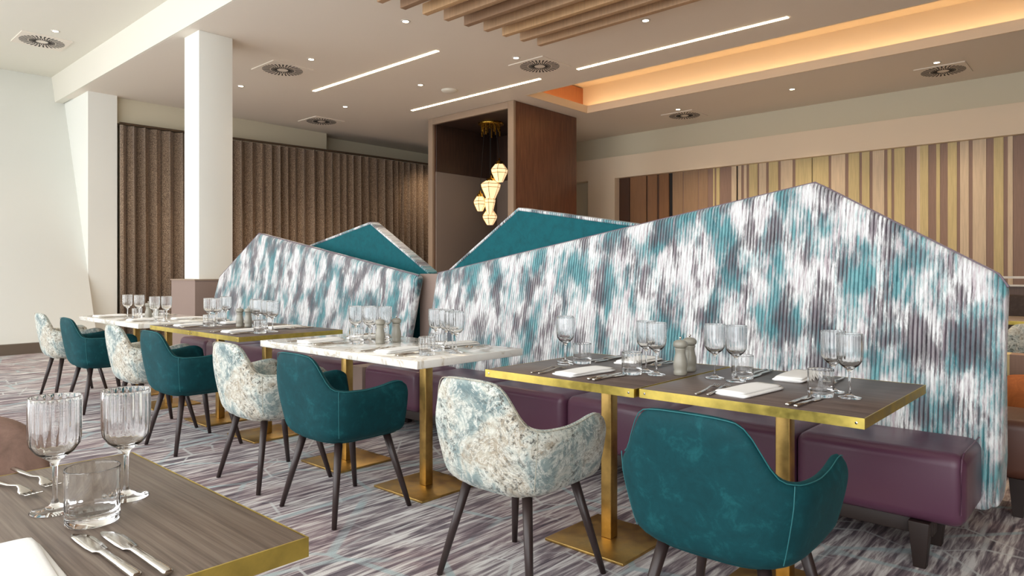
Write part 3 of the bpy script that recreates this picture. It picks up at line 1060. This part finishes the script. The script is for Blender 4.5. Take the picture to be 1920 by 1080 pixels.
rj = random.Random(3)
def setting(ox, oy, rz, tab, place_, tumb=True, wines=((.19, .405), (.257, .365)), forks=((-.145, .15), (-.112, .155)), nap=(-.012, .215), nrot=None, knives=((.142, .175), (.172, .172)), only=None):
    def T(p, dz=0): return (ox + p[0] * math.cos(rz) - p[1] * math.sin(rz), oy + p[0] * math.sin(rz) + p[1] * math.cos(rz))
    J = lambda s=.04: rj.uniform(-s, s)
    for i, p in enumerate(forks):
        x, y = T(p); put(FK, x, y, rz + .12 + J(), 'steel fork, %s of its pair, %s place, %s' % (('outer', 'inner')[i], place_, tab), 'fork', 'forks on the ' + tab)
    if nap:
        x, y = T(nap); q = NP[rj.randrange(2)]
        put(q, x, y + (-.012 if (tab, place_) == ('nearer white marble table', 'near left') else 0), rz + (nrot if nrot is not None else J(.1)), 'folded white linen napkin at the %s place, %s' % (place_, tab), 'napkin', 'napkins on the ' + tab)
    for i, p in enumerate(knives):
        x, y = T(p); put(KN, x, y, rz - .02 + J(), 'steel table knife, %s of its pair, %s place, %s' % (('inner', 'outer')[i], place_, tab), 'knife', 'knives on the ' + tab)
    for i, p in enumerate(wines):
        x, y = T(p); put(WN, x, y, rj.uniform(0, 3), 'ribbed wine glass, %s of its pair, %s place, %s' % (('inner', 'outer')[i], place_, tab), 'wine glass', 'wine glasses on the ' + tab)
    if tumb:
        x, y = T(tumb if isinstance(tumb, tuple) else (.18, .31)); put(TB, x, y, rj.uniform(0, 3), 'ribbed clear tumbler at the %s place, %s' % (place_, tab), 'tumbler', 'tumblers on the ' + tab)


A = 'nearest dark bench tables'
setting(-1.70, 2.10, 0, A, 'near left', nap=(.02, .20), nrot=-.12)
setting(-.95, 2.12, 0, A, 'near right', forks=((-.16, .13), (-.125, .145)), nap=(-.035, .205), nrot=-.1, wines=((.178, .405), (.254, .325)), tumb=(.173, .29), knives=((.152, .155), (.185, .15)))
setting(-1.70, 2.895, PI, A, 'far left', wines=((.207, .43), (.278, .395)), tumb=(.184, .385), nap=(0, .14))
setting(-.975, 2.915, PI, A, 'far right', wines=((.149, .394), (.245, .375)), tumb=(.16, .316), nap=(0, .15))
Bm = 'nearer white marble table'
setting(-3.60, 2.07, 0, Bm, 'near left', tumb=(.24, .28))
setting(-2.86, 2.07, 0, Bm, 'near right', tumb=(.22, .20))
setting(-3.60, 2.82, PI, Bm, 'far left', wines=((-.165, .36), (-.24, .37)), tumb=(-.2, .31))
setting(-2.86, 2.82, PI, Bm, 'far right', wines=((.017, .28), (-.07, .28)), tumb=(-.125, .39), nap=(-.0, .14), forks=((-.165, .13), (-.13, .135)))
Cm = 'farther dark bench tables'
setting(-5.43, 2.07, 0, Cm, 'near left', tumb=(.14, .32), wines=((.052, .31), (.12, .33)))
setting(-4.62, 2.07, 0, Cm, 'near right', tumb=(.2, .235), wines=((.0, .395), (.15, .355)))
setting(-5.43, 2.85, PI, Cm, 'far left', wines=((.25, .2), (.12, .25)), tumb=(.09, .294))
setting(-4.70, 2.85, PI, Cm, 'far right', wines=((.12, .35), (.22, .32)), tumb=(.3, .3))
Dm = 'farthest white marble table'
setting(-7.15, 2.03, 0, Dm, 'near left', wines=((.42, .21), (.575, .255)), tumb=(.45, .14 + .1), nap=(.0, .2))
setting(-6.35, 2.03, 0, Dm, 'near right', wines=((.29, .196), (.30, .287)), tumb=(.19, .27), nap=(.0, .22))
setting(-7.05, 2.79, PI, Dm, 'far left', wines=(), tumb=None)
setting(-6.25, 2.79, PI, Dm, 'far right', wines=(), tumb=None)
for tab, ps in ((A, ((-1.362, 2.525), (-1.384, 2.646))), (Bm, ((-3.278, 2.46), (-3.287, 2.535))), (Cm, ((-5.05, 2.47), (-5.0, 2.53))), (Dm, ((-6.55, 2.34), (-6.47, 2.39)))):
    for i, (x, y) in enumerate(ps):
        put(ML, x, y, 0, 'grey lacquered pepper mill, %s of two on the %s' % (('front one', 'rear one')[i], tab), 'pepper mill', 'mills on the ' + tab)
E_ = 'foreground table'
for (x, y, rz, l) in ((-1.63, .325, -PI / 2 + .18, 'nearer'), (-1.665, .372, -PI / 2 + .1, 'farther')):
    put(FK, x + .02, y, rz, 'steel fork, %s of two on the %s beside the brown chair' % (l, E_), 'fork', 'forks on the foreground table')
for (x, y, rz, l) in ((-1.125, .342, PI / 2 + .03, 'nearer'), (-1.102, .376, PI / 2 + .02, 'farther')):
    put(KN, x, y, rz, 'steel knife, %s of two lying before the %s tumbler' % (l, E_), 'knife', 'knives on the foreground table')
put(WN, -1.404, .35, .4, 'large ribbed wine glass on the foreground table, left one', 'wine glass', 'wine glasses on the foreground table')
put(WN, -1.389, .46, 1.3, 'large ribbed wine glass on the foreground table, right one', 'wine glass', 'wine glasses on the foreground table')
for o in [o for o in S.objects if o.get('category') == 'wine glass' and 'foreground' in o['label']]: o.scale = (1, 1, .985)
put(TB, -1.295, .377, .2, 'ribbed clear tumbler in front of the foreground wine glasses', 'tumbler', None)
put(NP[0], -1.115, .224, PI / 2 - .03, 'folded white linen napkin at the foreground table edge', 'napkin', None)

# ------------------------------------------------------------ right background
rail = empty('glass_screen', (0, 0, 0)); tag(rail, 'low screen with two pale rails seen beyond the right bench end', 'screen')
boxo('top_rail', (-1.6, 1.6, 9.0, 9.05, 1.10, 1.125), GRILLE, rail); boxo('lower_rail', (-1.6, 1.6, 9.0, 9.05, 1.015, 1.035), GRILLE, rail)
boxo('screen_panel', (-1.6, 1.6, 9.02, 9.035, .1, 1.015), woodc('screen_wood', (96, 76, 66)), rail)
for x in (-1.6, 0, 1.58): boxo('screen_post', (x, x + .03, 9.0, 9.05, 0, 1.10), GRILLE, rail)
wood_table(-.50, 7.6, .8, .8, 'dark table with brass edge far behind the right bench end', WOODT, None)
CH2 = copy_tree(chT); CH2.location = (-.95, 8.55, 0); CH2.rotation_euler = (0, 0, PI)
tag(CH2, 'dark tub chair far off beyond the right bench end', 'chair')
DKV = velvet('charcoal_brown_velvet', (64, 54, 50), (84, 72, 66), 2, .2)
for ch in CH2.children:
    if not ch.name.startswith('leg'):
        ch.data = ch.data.copy(); ch.data.materials[0] = DKV
CH2.scale = (1, 1, 1.18)
CH3 = copy_tree(chM); CH3.location = (-.62, 6.55, 0); CH3.rotation_euler = (0, 0, .4)
tag(CH3, 'pale tub chair in front of the table beyond the bench end', 'chair')
sb = empty('striped_bench'); tag(sb, 'low bench back with beige striped wood top beyond the bench end', 'bench')
bm = bmesh.new()
for k in range(24): box(bm, -.8 + .1 * k, -.7 + .1 * k, 5.6, 5.75, .48, .62, k % 3)
mesh('striped_top', bm, None, sb, mats=[PLANK['p'], PLANK['y'], PLANK['m']])
boxo('bench_body', (-.8, 1.6, 5.55, 5.8, .02, .48), DARKW, sb)
bm = bmesh.new()
for i in range(9):
    pass
lathe(bm, [(0, .0), (.19, .0), (.26, .05), (.27, .14), (.235, .235), (.12, .285), (0, .29)], 28)
o = mesh('rust_pouffe', bm, velvet('rust_velvet', (150, 84, 40), (180, 106, 54), 3, .3), smooth=True, loc=(-.42, 4.98, .0))
tag(o, 'rust orange velvet pouffe on the carpet behind the bench end', 'pouffe')
o.scale = (1, 1, 1.95)

# warm spots: the grid's downlights, then added fill spots with no fixture
def spot(x, y, z, e, ang=1.9, col=(1, .78, .55)):
    l = bpy.data.lights.new('downlight_or_fill_beam', 'SPOT'); l.energy = e; l.spot_size = ang; l.spot_blend = .8; l.color = col; l.shadow_soft_size = .04
    o = bpy.data.objects.new('downlight_or_fill_beam', l); C.objects.link(o); o.location = (x, y, z - .02)
for x, y, z, _ in DL: spot(x, y, z, 170 if z < 4.2 else 30)
spot(-11.0, 9.9, Zc, 90)
spot(-1.9, 6.8, Zc, 170); spot(0.1, 6.8, Zc, 170); spot(-4.1, 5.0, Zc, 120); spot(-2.0, 5.0, Zc, 120); spot(0.1, 5.0, Zc, 120)  # out-of-view fill spots added to brighten the room, spaced like the grid
